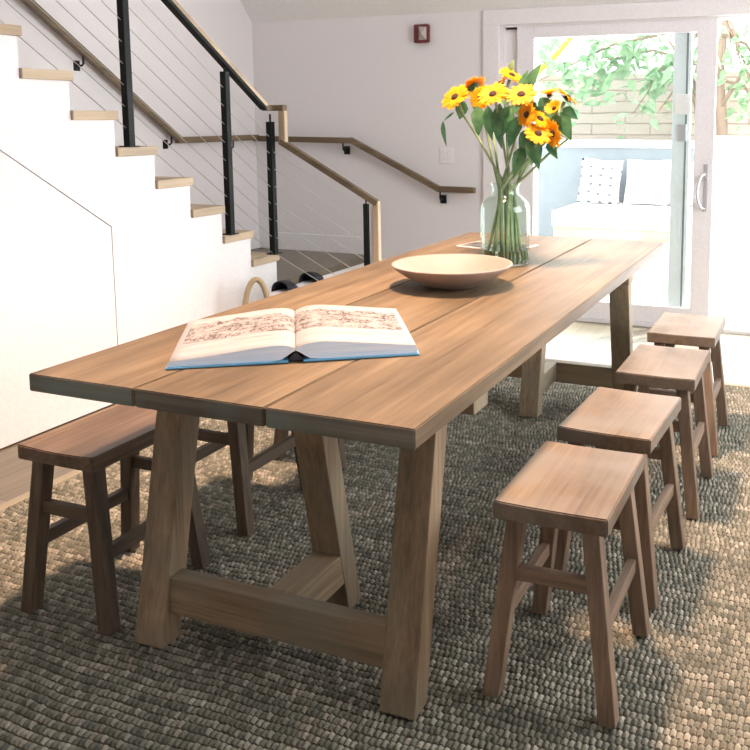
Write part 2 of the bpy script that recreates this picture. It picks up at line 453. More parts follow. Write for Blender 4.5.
hseg((-.815, Y1, .857), (-.535, Y1, .854), 'railX')
for y in (2.49, 3.20): bracket(hr, HO, (X1, y, 1.196 + max(0, .675 * (3.26 - y)) ), (-1, 0, 0))
bracket(hr, HO, (X1, 3.85, 1.19), (-1, 0, 0))
for x, z in ((-1.575, 1.172), (-.80, .835)): bracket(hr, HO, (x, Y1, z), (0, 1, 0))

# ------------------------------------------------------------------ alarm and switch
al = thing('fire_alarm', 'small red fire alarm with white strobe lens high on back wall', 'fire alarm', (-.952, YB, 1.937))
bm = BM(); box(bm, -.056, .056, -.045, -.001, -.064, .064, .012); obj('housing', bm, M['red'], al, smooth=False)
bm = BM(); vs = [bm.verts.new(p) for p in ((-.014, -.046, -.045), (.046, -.046, -.045), (.046, -.046, .045), (-.014, -.046, .045), (.022, -.085, -.003))]
for a, b in ((0, 1), (1, 2), (2, 3), (3, 0)): bm.faces.new((vs[a], vs[b], vs[4]))
bm.faces.new(vs[:4]); obj('strobe_lens', bm, M['lens'], al)
sw = thing('light_switch', 'white double light switch plate under the fire alarm on back wall', 'light switch', (-.772, YB, 1.093))
bm = BM(); box(bm, -.058, .058, -.008, -.001, -.06, .06, .003); obj('plate', bm, M['plate'], sw)
for s in (-.024, .024):
    bm = BM(); box(bm, s - .016, s + .016, -.012, -.007, -.034, .034, .002); obj('rocker', bm, M['trim'], sw)

# ------------------------------------------------------------------ sliding door
def casing(b):
    box(b, -.494, -.378, YB - .022, YB, FZ, 1.972, .003)
    box(b, -.494, 2.57, YB - .022, YB, 1.972, ZC - .002, .003)
    box(b, 2.45, 2.57, YB - .022, YB, FZ, 1.972, .003)
shell('trim_1', 'white casing around the sliding door', 'door casing', casing, M['trim'])
def jamb(b):
    box(b, -.494, -.345, YB, YB + .12, FZ, 1.985)
    box(b, -.345, -.258, YB + .035, YB + .12, FZ, 1.985)
    box(b, 2.37, 2.45, YB, YB + .12, FZ, 1.985)
    box(b, -.345, 2.37, YB + .0, YB + .12, 1.957, 1.985)
shell('trim_2', 'white jamb of the sliding door', 'door jamb', jamb, M['trim'])
shell('trim_3', 'dark strip painted in as the shaded slot above the door jamb', 'door track', lambda b: box(b, -.34, -.262, YB + .02, YB + .034, 1.944, 1.957), M['gapshade'])  # solid near-black strip in place of the slot's shade
shell('trim_4', 'pale sill of the sliding door', 'door sill', lambda b: box(b, -.345, 2.37, YB - .01, YB + .15, FZ - .02, .012, .002), M['trim'])
def panel(name, lab, x0, x1, ls, rs, y0, y1, zb, zt_, zb2, zt2, mat):
    d = thing(name, lab, 'door', ((x0 + x1) / 2, (y0 + y1) / 2, .012)); d['kind'] = 'structure'
    o = V(d.location)
    bm = BM()
    for a in ((x0, x0 + ls, zb, zt_), (x1 - rs, x1, zb, zt_), (x0 + ls, x1 - rs, zb, zb2), (x0 + ls, x1 - rs, zt2, zt_)):
        box(bm, a[0] - o.x, a[1] - o.x, y0 - o.y, y1 - o.y, a[2] - o.z, a[3] - o.z, .003)
    obj('door_frame', bm, mat, d)
    bm = BM(); ym = (y0 + y1) / 2 - o.y
    box(bm, x0 + ls - o.x, x1 - rs - o.x, ym - .003, ym + .003, zb2 - o.z, zt2 - o.z); obj('glass_pane', bm, M['pane'], d)
    return d
d1 = panel('door_1', 'white framed glass door panel nearest the room', -.257, 1.052, .121, .122, YB + .002, YB + .034, .013, 1.957, .125, 1.88, M['stile'])
d2 = panel('door_2', 'blue-grey framed glass panel slid behind the first one', -.30, .895, .10, .115, YB + .05, YB + .085, .013, 1.945, .10, 1.90, M['stile2'])
o = V(d1.location)
bm = BM(); box(bm, .995 - o.x, 1.02 - o.x, YB - .006 - o.y, YB + .002 - o.y, .76 - o.z, 1.06 - o.z, .002); hp = obj('handle_plate', bm, M['chrome'], d1)
bm = BM(); tube(bm, [V((x, y, z)) - o for x, y, z in ((1.005, YB - .004, 1.0), (.985, YB - .03, .985), (.965, YB - .045, .93), (.96, YB - .048, .88), (.967, YB - .045, .83), (.985, YB - .03, .785), (1.005, YB - .004, .775))], .009); obj('handle', bm, M['chrome'], hp, smooth=True)
bm = BM(); tube(bm, [V((1.012, YB - .008, .965)) - o, V((1.012, YB - .035, .965)) - o], .013, 10); obj('lock_knob', bm, M['chrome'], hp)
o = V(d2.location)
bm = BM(); box(bm, .80 - o.x, .90 - o.x, YB + .036 - o.y, YB + .05 - o.y, 1.37 - o.z, 1.50 - o.z, .004); obj('sensor_box', bm, M['plate'], d2)
bm = BM(); box(bm, .815 - o.x, .875 - o.x, YB + .036 - o.y, YB + .05 - o.y, 1.20 - o.z, 1.31 - o.z, .008); obj('latch', bm, M['chrome'], d2)
bm = BM(); box(bm, .862 - o.x, .874 - o.x, YB + .047 - o.y, YB + .0505 - o.y, .03 - o.z, 1.93 - o.z); obj('edge_groove', bm, plain('grey_gasket', (.16, .21, .21)), d2)

# ------------------------------------------------------------------ rug
def make_rug():
    x0, x1, y0, y1 = -.905, 2.7, -.75, 3.04
    sx, sy = .0031, .0042
    nx = int((x1 - x0) / sx); ny = int((y1 - y0) / sy)
    import numpy as np
    xs = np.linspace(x0, x1, nx); ys = np.linspace(y0, y1, ny)
    X, Y = np.meshgrid(xs, ys)
    rng = np.random.RandomState(3)
    wob = .0035 * np.sin(X * 9.1 + Y * 3.3) + .0025 * np.sin(X * 23 + 1.7 * np.sin(Y * 11))
    Yw = Y + wob
    row = np.floor(Yw / KY).astype(int); fy = Yw / KY - row
    xo = X / KX + (np.abs(np.sin(row * 12.9898) * 43758.5453) % 1.0) + .10 * np.sin(X * 31 + row * 2.1)
    colm = np.floor(xo).astype(int); fx = xo - colm
    hsh = np.abs(np.sin(row * 127.1 + colm * 311.7) * 43758.5453) % 1.0
    hsh2 = np.abs(np.sin(row * 269.5 + colm * 183.3) * 43758.5453) % 1.0
    a = np.sin(PI * np.clip(fx, 0, 1)); c = np.sin(PI * fy)
    h = np.power(np.clip(a, 0, 1), .8) * np.power(np.clip(c, 0, 1), .85)
    Z = -.0145 + .0160 * h * (.55 + .4 * hsh)
    co = np.empty((nx * ny, 3), dtype=np.float32)
    co[:, 0] = X.ravel(); co[:, 1] = Y.ravel(); co[:, 2] = Z.ravel()
    me = bpy.data.meshes.new('weave')
    nf = (nx - 1) * (ny - 1)
    idx = np.arange(nx * ny).reshape(ny, nx)
    q = np.stack([idx[:-1, :-1], idx[:-1, 1:], idx[1:, 1:], idx[1:, :-1]], -1).reshape(-1)
    me.vertices.add(nx * ny); me.vertices.foreach_set('co', co.ravel())
    me.loops.add(nf * 4); me.loops.foreach_set('vertex_index', q.astype(np.int32))
    me.polygons.add(nf)
    me.polygons.foreach_set('loop_start', (np.arange(nf) * 4).astype(np.int32))
    me.polygons.foreach_set('use_smooth', np.ones(nf, dtype=bool))
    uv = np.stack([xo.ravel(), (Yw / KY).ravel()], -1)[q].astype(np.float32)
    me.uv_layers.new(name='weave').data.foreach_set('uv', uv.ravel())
    me.update(calc_edges=True); me.validate()
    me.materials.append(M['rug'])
    rg = thing('rug', 'large chunky woven jute rug under the dining table', 'rug', (0, 0, 0))
    w = bpy.data.objects.new('weave', me); link(w, rg)
    bm = BM()
    for a in ((x0 - .045, x0, y0 - .045, y1 + .045), (x1, x1 + .045, y0 - .045, y1 + .045), (x0, x1, y1, y1 + .045), (x0, x1, y0 - .045, y0)):
        box(bm, *a, FZ + .0005, -.004, .002)
    obj('binding', bm, M['rugedge'], rg)
make_rug()

# ------------------------------------------------------------------ dining table
TW, TLn, TH, TT = 1.0057, 2.735, .76, .042
tb = thing('dining_table', 'long weathered plank-top farmhouse dining table in the middle of the room', 'table', (TW / 2, TLn / 2, 0))
TO = V(tb.location)
def tl(p): return V(p) - TO
def grid_plank(x0, x1, y0, y1, z0, z1, seed):
    bm = BM(); box(bm, x0, x1, y0, y1, z0, z1)
    bmesh.ops.subdivide_edges(bm, edges=[e for e in bm.edges if abs((e.verts[0].co - e.verts[1].co).y) > 1], cuts=30)
    bmesh.ops.subdivide_edges(bm, edges=[e for e in bm.edges if abs((e.verts[0].co - e.verts[1].co).x) > .2], cuts=3)
    for v in bm.verts:
        if v.co.z > z1 - .001: v.co.z += .0012 * noise.noise(V((v.co.x * 5, v.co.y * 3, seed)))
        if abs(v.co.x - x0) < 1e-5 or abs(v.co.x - x1) < 1e-5: v.co.x += .0010 * noise.noise(V((seed, v.co.y * 6, v.co.z * 30)))
    es = [e for e in bm.edges if len(e.link_faces) == 2 and e.calc_face_angle(0) > .9]
    bmesh.ops.bevel(bm, geom=es, offset=.0025, segments=2, affect='EDGES')
    for f in bm.faces:
        if abs(f.normal.y) > .8: f.material_index = 1
    return bm
for i, (x0, x1) in enumerate(((0, .3125), (.3180, .6575), (.663, TW))):
    bm = grid_plank(x0 - TO.x, x1 - TO.x, -TO.y, TLn - TO.y, TH - TT, TH, i * 3.7)
    obj('plank', bm, [M['top'], M['end']], tb)
LEAN = .203; UT = TH - TT
def leg(x0, x1, yf, lean, dep=.068, flip=False):
    def Y(y): return 2.78 - y if flip else y
    b = [(x0, Y(yf), 0), (x1, Y(yf), 0), (x1, Y(yf + dep), 0), (x0, Y(yf + dep), 0)]
    t = [(x, Y(yf + lean * UT) if k < 2 else Y(yf + lean * UT + dep), UT) for k, x in enumerate((x0, x1, x1, x0))]
    bm = BM(); hexa(bm, [tl(p) for p in b], [tl(p) for p in t], .004)
    return obj('leg', bm, M['baseZ'], tb)
for fl in (False, True):
    Yf = (lambda y: 2.78 - y) if fl else (lambda y: y)
    leg(.098, .189, .1835, LEAN, flip=fl); leg(.816, .907, .1835, LEAN, flip=fl)
    leg(.456, .546, .515, -.21, flip=fl)
    def tbox(x0, x1, y0, y1, z0, z1, nm, m):
        a, b = sorted((Yf(y0), Yf(y1)))
        bm = BM(); box(bm, x0 - TO.x, x1 - TO.x, a - TO.y, b - TO.y, z0, z1, .004); obj(nm, bm, M[m], tb)
    tbox(.186, .819, .222, .274, .078, .178, 'stretcher', 'baseX')
    tbox(.458, .544, .272, .50, .09, .178, 'stretcher', 'baseY')
    tbox(.06, .945, .452, .548, .632, UT - .001, 'rail', 'baseX')

# ------------------------------------------------------------------ stools
HS, SW, SD, ST = .485, .268, .405, .042
def make_stool(label, loc, rz, seatm, legm, group, dip=.002):
    s = thing('wooden_stool', label, 'stool', loc, rz, group)
    bm = BM(); nx, ny = 14, 10
    def zt2(u): return HS - dip * (1 - (2 * u - 1) ** 2)
    tops = [[bm.verts.new(((i / nx - .5) * SW, (j / ny - .5) * SD, zt2(i / nx))) for i in range(nx + 1)] for j in range(ny + 1)]
    bots = [[bm.verts.new(((i / nx - .5) * SW, (j / ny - .5) * SD, HS - ST)) for i in range(nx + 1)] for j in range(ny + 1)]
    for j in range(ny):
        for i in range(nx):
            bm.faces.new((tops[j][i], tops[j][i + 1], tops[j + 1][i + 1], tops[j + 1][i]))
            bm.faces.new((bots[j][i], bots[j + 1][i], bots[j + 1][i + 1], bots[j][i + 1]))
    for i in range(nx):
        bm.faces.new((tops[0][i], bots[0][i], bots[0][i + 1], tops[0][i + 1])); bm.faces.new((tops[ny][i], tops[ny][i + 1], bots[ny][i + 1], bots[ny][i]))
    for j in range(ny):
        bm.faces.new((tops[j][0], tops[j + 1][0], bots[j + 1][0], bots[j][0])); bm.faces.new((tops[j][nx], bots[j][nx], bots[j + 1][nx], tops[j + 1][nx]))
    bmesh.ops.recalc_face_normals(bm, faces=bm.faces[:])
    es = [e for e in bm.edges if len(e.link_faces) == 2 and e.calc_face_angle(0) > .9]
    bmesh.ops.bevel(bm, geom=es, offset=.003, segments=2, affect='EDGES')
    obj('seat', bm, M[seatm], s)
    w = .041; ztop = HS - ST
    fx, fy, tx, ty = .140, .186, .088, .158
    for ix in (-1, 1):
        for iy in (-1, 1):
            def ring(cx, cy, z): return [(cx + a * w / 2, cy + b * w / 2, z) for a, b in ((-1, -1), (1, -1), (1, 1), (-1, 1))]
            bm = BM(); hexa(bm, ring(ix * fx, iy * fy, 0), ring(ix * tx, iy * ty, ztop), .0035); obj('leg', bm, M[legm + 'Z'], s)
    def at(z): t = z / ztop; return fx + (tx - fx) * t, fy + (ty - fy) * t
    for iy in (-1, 1):
        x, y = at(.315); bm = BM(); box(bm, -x + .017, x - .017, iy * y - .011, iy * y + .011, .288, .322, .002); obj('stretcher', bm, M[legm + 'X'], s)
    for ix in (-1, 1):
        x, y = at(.20); bm = BM(); box(bm, ix * x - .011, ix * x + .011, -y + .017, y - .017, .183, .22, .002); obj('stretcher', bm, M[legm + 'Y'], s)
    return s
RG = 'wooden stools along the door side of the table'
s1 = make_stool('tan wooden stool nearest the camera right of the table', (1.175, .53, 0), 0, 'seat', 'stool', RG)
dup(s1, (1.182, 1.045, 0), -.05, 'wooden stool second from the camera right of the table')
dup(s1, (1.205, 1.64, 0), 0, 'wooden stool third from the camera, its seat touching the far table leg in view')
dup(s1, (1.2, 2.235, 0), 0, 'wooden stool farthest from the camera, beside the sliding glass door')
LG = 'darker wooden stools along the stair side of the table'
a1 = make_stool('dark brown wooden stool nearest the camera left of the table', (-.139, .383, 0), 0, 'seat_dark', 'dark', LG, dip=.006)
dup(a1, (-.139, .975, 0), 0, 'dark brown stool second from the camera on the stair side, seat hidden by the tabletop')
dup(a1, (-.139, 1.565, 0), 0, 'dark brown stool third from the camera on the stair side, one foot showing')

# ------------------------------------------------------------------ book
def page_mat():
    m, n, l, b = nt('printed_page')
    tc = n.new('ShaderNodeTexCoord'); sp = n.new('ShaderNodeSeparateXYZ'); l.new(tc.outputs['Object'], sp.inputs[0])
    def mth(op, a, bb=None, cl=False):
        k = n.new('ShaderNodeMath'); k.operation = op; k.use_clamp = cl
        for i, v in enumerate((a, bb)):
            if v is None: continue
            if isinstance(v, (int, float)): k.inputs[i].default_value = v
            else: l.new(v, k.inputs[i])
        return k.outputs[0]
    def band(src, a, b_, s=.015):
        return mth('MULTIPLY', mth('DIVIDE', mth('SUBTRACT', src, a), s, True), mth('DIVIDE', mth('SUBTRACT', b_, src), s, True))
    X, Y = sp.outputs[0], sp.outputs[1]
    mp = n.new('ShaderNodeMapping'); mp.inputs['Scale'].default_value = (85, 60, 0); l.new(tc.outputs['Object'], mp.inputs['Vector'])
    no = n.new('ShaderNodeTexNoise'); no.inputs['Scale'].default_value = 1; no.inputs['Detail'].default_value = 5; no.inputs['Roughness'].default_value = .7; no.inputs['Distortion'].default_value = 1.2
    l.new(mp.outputs[0], no.inputs['Vector'])
    vo = n.new('ShaderNodeTexVoronoi'); vo.feature = 'DISTANCE_TO_EDGE'; vo.inputs['Scale'].default_value = 1
    m2 = n.new('ShaderNodeMapping'); m2.inputs['Scale'].default_value = (70, 50, 0); l.new(tc.outputs['Object'], m2.inputs['Vector']); l.new(m2.outputs[0], vo.inputs['Vector'])
    lines = mth('LESS_THAN', vo.outputs['Distance'], .085)
    blot = mth('GREATER_THAN', no.outputs['Fac'], .525)
    fig = mth('MAXIMUM', mth('MULTIPLY', lines, .7), mth('MULTIPLY', blot, .95))
    nl = n.new('ShaderNodeTexNoise'); nl.inputs['Scale'].default_value = 26; nl.inputs['Detail'].default_value = 2; l.new(tc.outputs['Object'], nl.inputs['Vector'])
    fig = mth('MULTIPLY', fig, mth('MULTIPLY', mth('SUBTRACT', nl.outputs['Fac'], .33), 4.0, True))
    # irregular upper edge of the crowd frieze
    n2 = n.new('ShaderNodeTexNoise'); n2.noise_dimensions = '1D'; n2.inputs['Scale'].default_value = 22; n2.inputs['Detail'].default_value = 3; l.new(X, n2.inputs['W'])
    ytop = mth('ADD', mth('MULTIPLY', n2.outputs['Fac'], .12), .09)
    crowd = mth('MULTIPLY', mth('GREATER_THAN', Y, -.065), mth('LESS_THAN', Y, ytop))
    n3 = n.new('ShaderNodeTexNoise'); n3.inputs['Scale'].default_value = 1; n3.inputs['Detail'].default_value = 3
    m4 = n.new('ShaderNodeMapping'); m4.inputs['Scale'].default_value = (5, 110, 0); l.new(tc.outputs['Object'], m4.inputs['Vector']); l.new(m4.outputs[0], n3.inputs['Vector'])
    ground = mth('MULTIPLY', mth('MULTIPLY', band(Y, -.16, -.05), mth('GREATER_THAN', n3.outputs['Fac'], .56)), .3)
    inx = mth('LESS_THAN', mth('ABSOLUTE', X), .283)
    ink = mth('MULTIPLY', mth('MAXIMUM', mth('MULTIPLY', fig, crowd), ground), inx)
    # a row of short marks above the drawing on the right page
    n5 = n.new('ShaderNodeTexNoise'); n5.inputs['Scale'].default_value = 1
    m6 = n.new('ShaderNodeMapping'); m6.inputs['Scale'].default_value = (70, 60, 0); l.new(tc.outputs['Object'], m6.inputs['Vector']); l.new(m6.outputs[0], n5.inputs['Vector'])
    marks = mth('MULTIPLY', mth('MULTIPLY', band(X, .02, .12, .01), band(Y, .188, .20, .003)), mth('GREATER_THAN', n5.outputs['Fac'], .5))
    ink = mth('MAXIMUM', ink, mth('MULTIPLY', marks, .6))
    tint = n.new('ShaderNodeMix'); tint.data_type = 'RGBA'
    tint.inputs[6].default_value = (.42, .395, .395, 1); tint.inputs[7].default_value = (.36, .295, .265, 1)
    l.new(mth('MULTIPLY', mth('MULTIPLY', crowd, inx), .45), tint.inputs[0])
    mx = n.new('ShaderNodeMix'); mx.data_type = 'RGBA'; l.new(ink, mx.inputs[0])
    l.new(tint.outputs[2], mx.inputs[6]); mx.inputs[7].default_value = (.06, .036, .028, 1)
    l.new(mx.outputs[2], b.inputs['Base Color']); b.inputs['Roughness'].default_value = .5; b.inputs['Specular IOR Level'].default_value = .3
    return m
M['page'] = page_mat()
def edge_mat():
    m, n, l, b = nt('page_edges')
    tc = n.new('ShaderNodeTexCoord'); mp = n.new('ShaderNodeMapping'); mp.inputs['Scale'].default_value = (4, 4, 700)
    no = n.new('ShaderNodeTexNoise'); no.inputs['Scale'].default_value = 1
    l.new(tc.outputs['Object'], mp.inputs['Vector']); l.new(mp.outputs[0], no.inputs['Vector'])
    r = ramp(n, [(.35, (.60, .74, .92)), (.65, (.82, .90, 1.0))]); l.new(no.outputs['Fac'], r.inputs['Fac']); l.new(r.outputs['Color'], b.inputs['Base Color'])  # blue tint painted in for the cool shade on the page ends
    b.inputs['Roughness'].default_value = .8
    return m
M['pedge'] = edge_mat()
M['cover'] = plain('blue_book_cover', (.16, .46, .72), rough=.4)
M['spine'] = plain('dark_book_spine', (.03, .03, .04), rough=.6)
ang = math.atan2(.312, .515)
bk = thing('open_book', 'large open illustrated book with blue cover lying on the table', 'book', (.410, .494, TH + .0015), ang + .045)
BH = .218
def blk(side):
    # cross-section of one half of the open pages, u outward from the spine
    us = [0, .004, .01, .02, .035, .055, .08, .11, .15, .195, .24, .272, .297]
    hi = [.030, .034, .037, .041, .045, .047, .0465, .044, .040, .035, .030, .027, .024] if side > 0 else [.030, .034, .037, .040, .042, .042, .040, .037, .032, .027, .022, .019, .016]
    lo = [.028, .026, .023, .016, .0065] + [.0045] * 8
    bm = BM(); nv = 8
    def P(u, z, t): 
        return (side * u, t * 2 * BH - BH, z)
    T = [[bm.verts.new(P(u, h + .0015 * math.sin(t / nv * PI), t / nv)) for u, h in zip(us, hi)] for t in range(nv + 1)]
    B = [[bm.verts.new(P(u + (.004 if u > .2 else 0), h, t / nv)) for u, h in zip(us, lo)] for t in range(nv + 1)]
    n = len(us)
    for t in range(nv):
        for i in range(n - 1):
            f = bm.faces.new((T[t][i], T[t][i + 1], T[t + 1][i + 1], T[t + 1][i])); f.material_index = 0; f.smooth = True
            f = bm.faces.new((B[t][i], B[t + 1][i], B[t + 1][i + 1], B[t][i + 1])); f.material_index = 1
        for i in (0, n - 1):
            f = bm.faces.new((T[t][i], T[t + 1][i], B[t + 1][i], B[t][i])); f.material_index = 1
    for t in (0, nv):
        for i in range(n - 1):
            f = bm.faces.new((T[t][i], B[t][i], B[t][i + 1], T[t][i + 1])); f.material_index = 1
    return bm
obj('page_block', blk(-1), [M['page'], M['pedge']], bk)
obj('page_block', blk(1), [M['page'], M['pedge']], bk)
bm = BM(); box(bm, -.303, -.018, -BH - .006, BH + .006, 0, .004, .001); box(bm, .018, .305, -BH - .006, BH + .006, 0, .004, .001); obj('cover', bm, M['cover'], bk)
bm = BM(); prof = [(-.02, .002), (-.012, .012), (-.004, .021), (0, .0225), (.004, .021), (.012, .012), (.02, .002)]
a = [[bm.verts.new((x, y, z)) for x, z in prof] for y in (-BH + .004, BH - .004)]
for i in range(6): bm.faces.new((a[0][i], a[0][i + 1], a[1][i + 1], a[1][i]))
bm.faces.new(a[0][::-1]); bm.faces.new(a[1]); obj('spine', bm, M['spine'], bk)

# ------------------------------------------------------------------ bowl
bw = BM(); zc = 0
prof = [(0, .0), (.085, 0), (.092, .002), (.13, .020), (.17, .042), (.20, .062), (.212, .0735), (.2155, .078), (.213, .081), (.206, .079), (.195, .070), (.165, .050), (.125, .030), (.08, .016), (.03, .011), (0, .0105)]
lathe(bw, prof, 72)
tag(obj('serving_bowl', bw, M['bowl'], loc=(.497, 1.352, TH + .0015), smooth=True), 'wide shallow pale wooden bowl on the tabletop in front of the vase', 'bowl')

# ------------------------------------------------------------------ magazine under the vase's far side
def mag_mat():
    m, n, l, b = nt('magazine_cover')
    tc = n.new('ShaderNodeTexCoord'); mp = n.new('ShaderNodeMapping'); mp.inputs['Scale'].default_value = (6, 11, 1)
    no = n.new('ShaderNodeTexNoise'); no.inputs['Scale'].default_value = 1; no.inputs['Detail'].default_value = 3
    l.new(tc.outputs['Object'], mp.inputs['Vector']); l.new(mp.outputs[0], no.inputs['Vector'])
    r = ramp(n, [(.42, (.05, .05, .055)), (.52, (.12, .115, .11)), (.66, (.34, .30, .28))]); r.color_ramp.interpolation = 'LINEAR'
    l.new(no.outputs['Fac'], r.inputs['Fac']); l.new(r.outputs['Color'], b.inputs['Base Color']); b.inputs['Roughness'].default_value = .7; b.inputs['Specular IOR Level'].default_value = .2
    return m
mg = thing('magazine', 'dark magazine lying flat on the table behind the glass vase', 'magazine', (.315, 2.30, TH + .001), -.25)
bm = BM(); box(bm, -.15, .15, -.12, .12, 0, .006, .001); obj('pages', bm, plain('magazine_paper', (.78, .72, .68)), mg)
bm = BM(); box(bm, -.137, .137, -.107, .107, .006, .0075); obj('front_cover', bm, mag_mat(), mg)

# ------------------------------------------------------------------ vase
VX, VY = .512, 1.862
vs_ = thing('glass_vase', 'large clear glass jar vase holding sunflowers on the table', 'vase', (VX, VY, TH + .0015))
prof = [(0, 0), (.085, 0), (.097, .006), (.1, .02), (.1, .215), (.098, .235), (.09, .255), (.072, .272), (.058, .282), (.054, .292), (.054, .312), (.0585, .322), (.06, .328), (.057, .331), (.053, .326), (.0505, .312), (.0505, .292), (.055, .28), (.069, .269), (.086, .253), (.0945, .233), (.0965, .215), (.0965, .02), (.092, .01), (.08, .007), (0, .007)]
bm = BM(); lathe(bm, prof, 56); obj('jar', bm, M['jar'], vs_, smooth=True)
bm = BM(); lathe(bm, [(0, .0085), (.08, .0085), (.0955, .021), (.0955, .062), (0, .062)], 48); obj('water', bm, M['water'], vs_, smooth=False)

# ------------------------------------------------------------------ sunflowers
def leafmat(name, c1, c2, trans=.3):
    m, n, l, b = nt(name)
    tc = n.new('ShaderNodeTexCoord'); no = n.new('ShaderNodeTexNoise'); no.inputs['Scale'].default_value = 25
    l.new(tc.outputs['Object'], no.inputs['Vector'])
    r = ramp(n, [(.3, c1), (.7, c2)]); l.new(no.outputs['Fac'], r.inputs['Fac']); l.new(r.outputs['Color'], b.inputs['Base Color'])
    b.inputs['Roughness'].default_value = .55; b.inputs['Specular IOR Level'].default_value = .35
    if trans:
        out = n['Material Output']; t = n.new('ShaderNodeBsdfTranslucent'); l.new(r.outputs['Color'], t.inputs[0])
        mx = n.new('ShaderNodeMixShader'); mx.inputs[0].default_value = trans
        l.new(b.outputs[0], mx.inputs[1]); l.new(t.outputs[0], mx.inputs[2]); l.new(mx.outputs[0], out.inputs[0])
    return m
M['petal'] = leafmat('sunflower_petal', (.82, .37, .006), (.92, .47, .012), .38)
M['disc'] = plain('sunflower_disc', (.045, .02, .01), rough=.9, bump=.8, bscale=300)
M['leaf'] = leafmat('sunflower_leaf', (.045, .135, .06), (.12, .26, .115), .25)
M['paleleaf'] = leafmat('pale_leaf', (.22, .32, .14), (.33, .42, .22), .3)
M['stem'] = leafmat('sunflower_stem', (.20, .29, .14), (.33, .41, .24), 0)

def leaf_strip(bm, a, b, w, nrm, droop=.15, fold=.25):
    a = V(a); b = V(b); d = b - a; L = d.length; d.normalize(); nrm = V(nrm)
    s = d.cross(nrm).normalized(); u = s.cross(d).normalized()
    pr = [(0, .05), (.1, .55), (.28, 1.0), (.5, .86), (.75, .48), (.92, .16), (1, .0)]
    rows = []
    for t, k in pr:
        c = a + d * (L * t) + u * (droop * L * (t * (1 - t)) * 2)
        hw = w / 2 * k
        rows.append([bm.verts.new(c - s * hw + u * hw * fold), bm.verts.new(c), bm.verts.new(c + s * hw + u * hw * fold)])
    for p, q in zip(rows, rows[1:]):
        for i in range(2):
            try: f = bm.faces.new((p[i], p[i + 1], q[i + 1], q[i])); f.smooth = True
            except ValueError: pass

# name, head position, facing, radius, label, leaves (base, tip, width, pale?)
FL = [
 ((.324, 1.79, 1.436), (-.25, -.8, .7), .058, 'leftmost sunflower of the bouquet, its dark disc facing the camera',
   [((.342, 1.84, 1.42), (.318, 1.85, 1.345), .06, 0), ((.315, 1.80, 1.375), (.262, 1.81, 1.338), .012, 0), ((.262, 1.81, 1.34), (.277, 1.81, 1.235), .028, 0)]),
 ((.345, 1.93, 1.484), (-.55, .25, .75), .055, 'sunflower at the back left of the bouquet turned up and away, green back showing',
   [((.365, 1.92, 1.45), (.37, 1.90, 1.37), .05, 0)]),
 ((.398, 1.88, 1.433), (-.1, -.75, .1), .045, 'small sunflower half hidden between the two left blooms',
   [((.395, 1.86, 1.40), (.400, 1.85, 1.275), .062, 0)]),
 ((.490, 1.78, 1.445), (-.05, -.8, .8), .058, 'sunflower with round dark disc facing the camera, left of bouquet centre',
   [((.447, 1.84, 1.40), (.465, 1.84, 1.26), .06, 0), ((.50, 1.83, 1.41), (.515, 1.82, 1.225), .075, 0), ((.53, 1.87, 1.40), (.50, 1.87, 1.28), .08, 0)]),
 ((.600, 1.80, 1.443), (.12, -.7, .8), .058, 'sunflower tilted upward at the bouquet centre, beside two pointed leaves',
   [((.61, 1.86, 1.465), (.668, 1.85, 1.565), .055, 0), ((.585, 1.86, 1.455), (.605, 1.87, 1.54), .055, 0)]),
 ((.525, 1.90, 1.523), (.45, -.2, .75), .05, 'topmost sunflower of the bouquet seen from the side',
   [((.52, 1.90, 1.54), (.535, 1.90, 1.585), .03, 1), ((.49, 1.87, 1.45), (.53, 1.85, 1.395), .05, 0)]),
 ((.468, 1.92, 1.492), (-.5, -.3, .5), .045, 'small sunflower tucked just below left of the topmost bloom',
   [((.50, 1.88, 1.46), (.54, 1.86, 1.42), .05, 0)]),
 ((.626, 1.79, 1.365), (-.45, -.8, .15), .046, 'drooping sunflower with a black disc facing left below bouquet centre',
   [((.56, 1.84, 1.40), (.645, 1.82, 1.408), .035, 1), ((.58, 1.85, 1.36), (.535, 1.84, 1.23), .07, 0), ((.60, 1.87, 1.42), (.655, 1.87, 1.33), .08, 0), ((.56, 1.88, 1.44), (.60, 1.88, 1.33), .08, 0)]),
 ((.668, 1.83, 1.348), (.6, -.3, .75), .05, 'sunflower of dense petals facing up right on the lower right side',
   [((.625, 1.84, 1.31), (.585, 1.83, 1.21), .06, 0)]),
 ((.677, 1.78, 1.292), (.35, -.5, .55), .05, 'sunflower just above and left of the lowest bloom of the bouquet',
   [((.638, 1.82, 1.285), (.672, 1.81, 1.15), .075, 0), ((.60, 1.83, 1.24), (.56, 1.82, 1.12), .06, 0), ((.62, 1.87, 1.33), (.65, 1.86, 1.21), .08, 0)]),
 ((.724, 1.82, 1.292), (-.55, -.6, -.1), .052, 'lowest sunflower at the right of the bouquet facing left',
   [((.70, 1.85, 1.27), (.735, 1.85, 1.19), .05, 0), ((.64, 1.82, 1.25), (.64, 1.81, 1.165), .05, 1)]),
 ((.760, 1.90, 1.432), (.6, .1, .75), .052, 'rightmost sunflower turned up and to the right',
   [((.74, 1.90, 1.39), (.805, 1.89, 1.345), .05, 0), ((.735, 1.88, 1.375), (.782, 1.88, 1.26), .075, 0)]),
 ((.720, 1.85, 1.388), (-.2, -.7, .5), .032, 'small half-open sunflower under the rightmost bloom',
   [((.71, 1.87, 1.36), (.745, 1.86, 1.29), .06, 0), ((.68, 1.89, 1.41), (.70, 1.88, 1.30), .08, 0)]),
 ((.680, 1.91, 1.446), (-.1, -.2, .9), .032, 'half-open sunflower bud at upper right of the bouquet',
   [((.68, 1.90, 1.43), (.64, 1.88, 1.37), .055, 0)]),
]
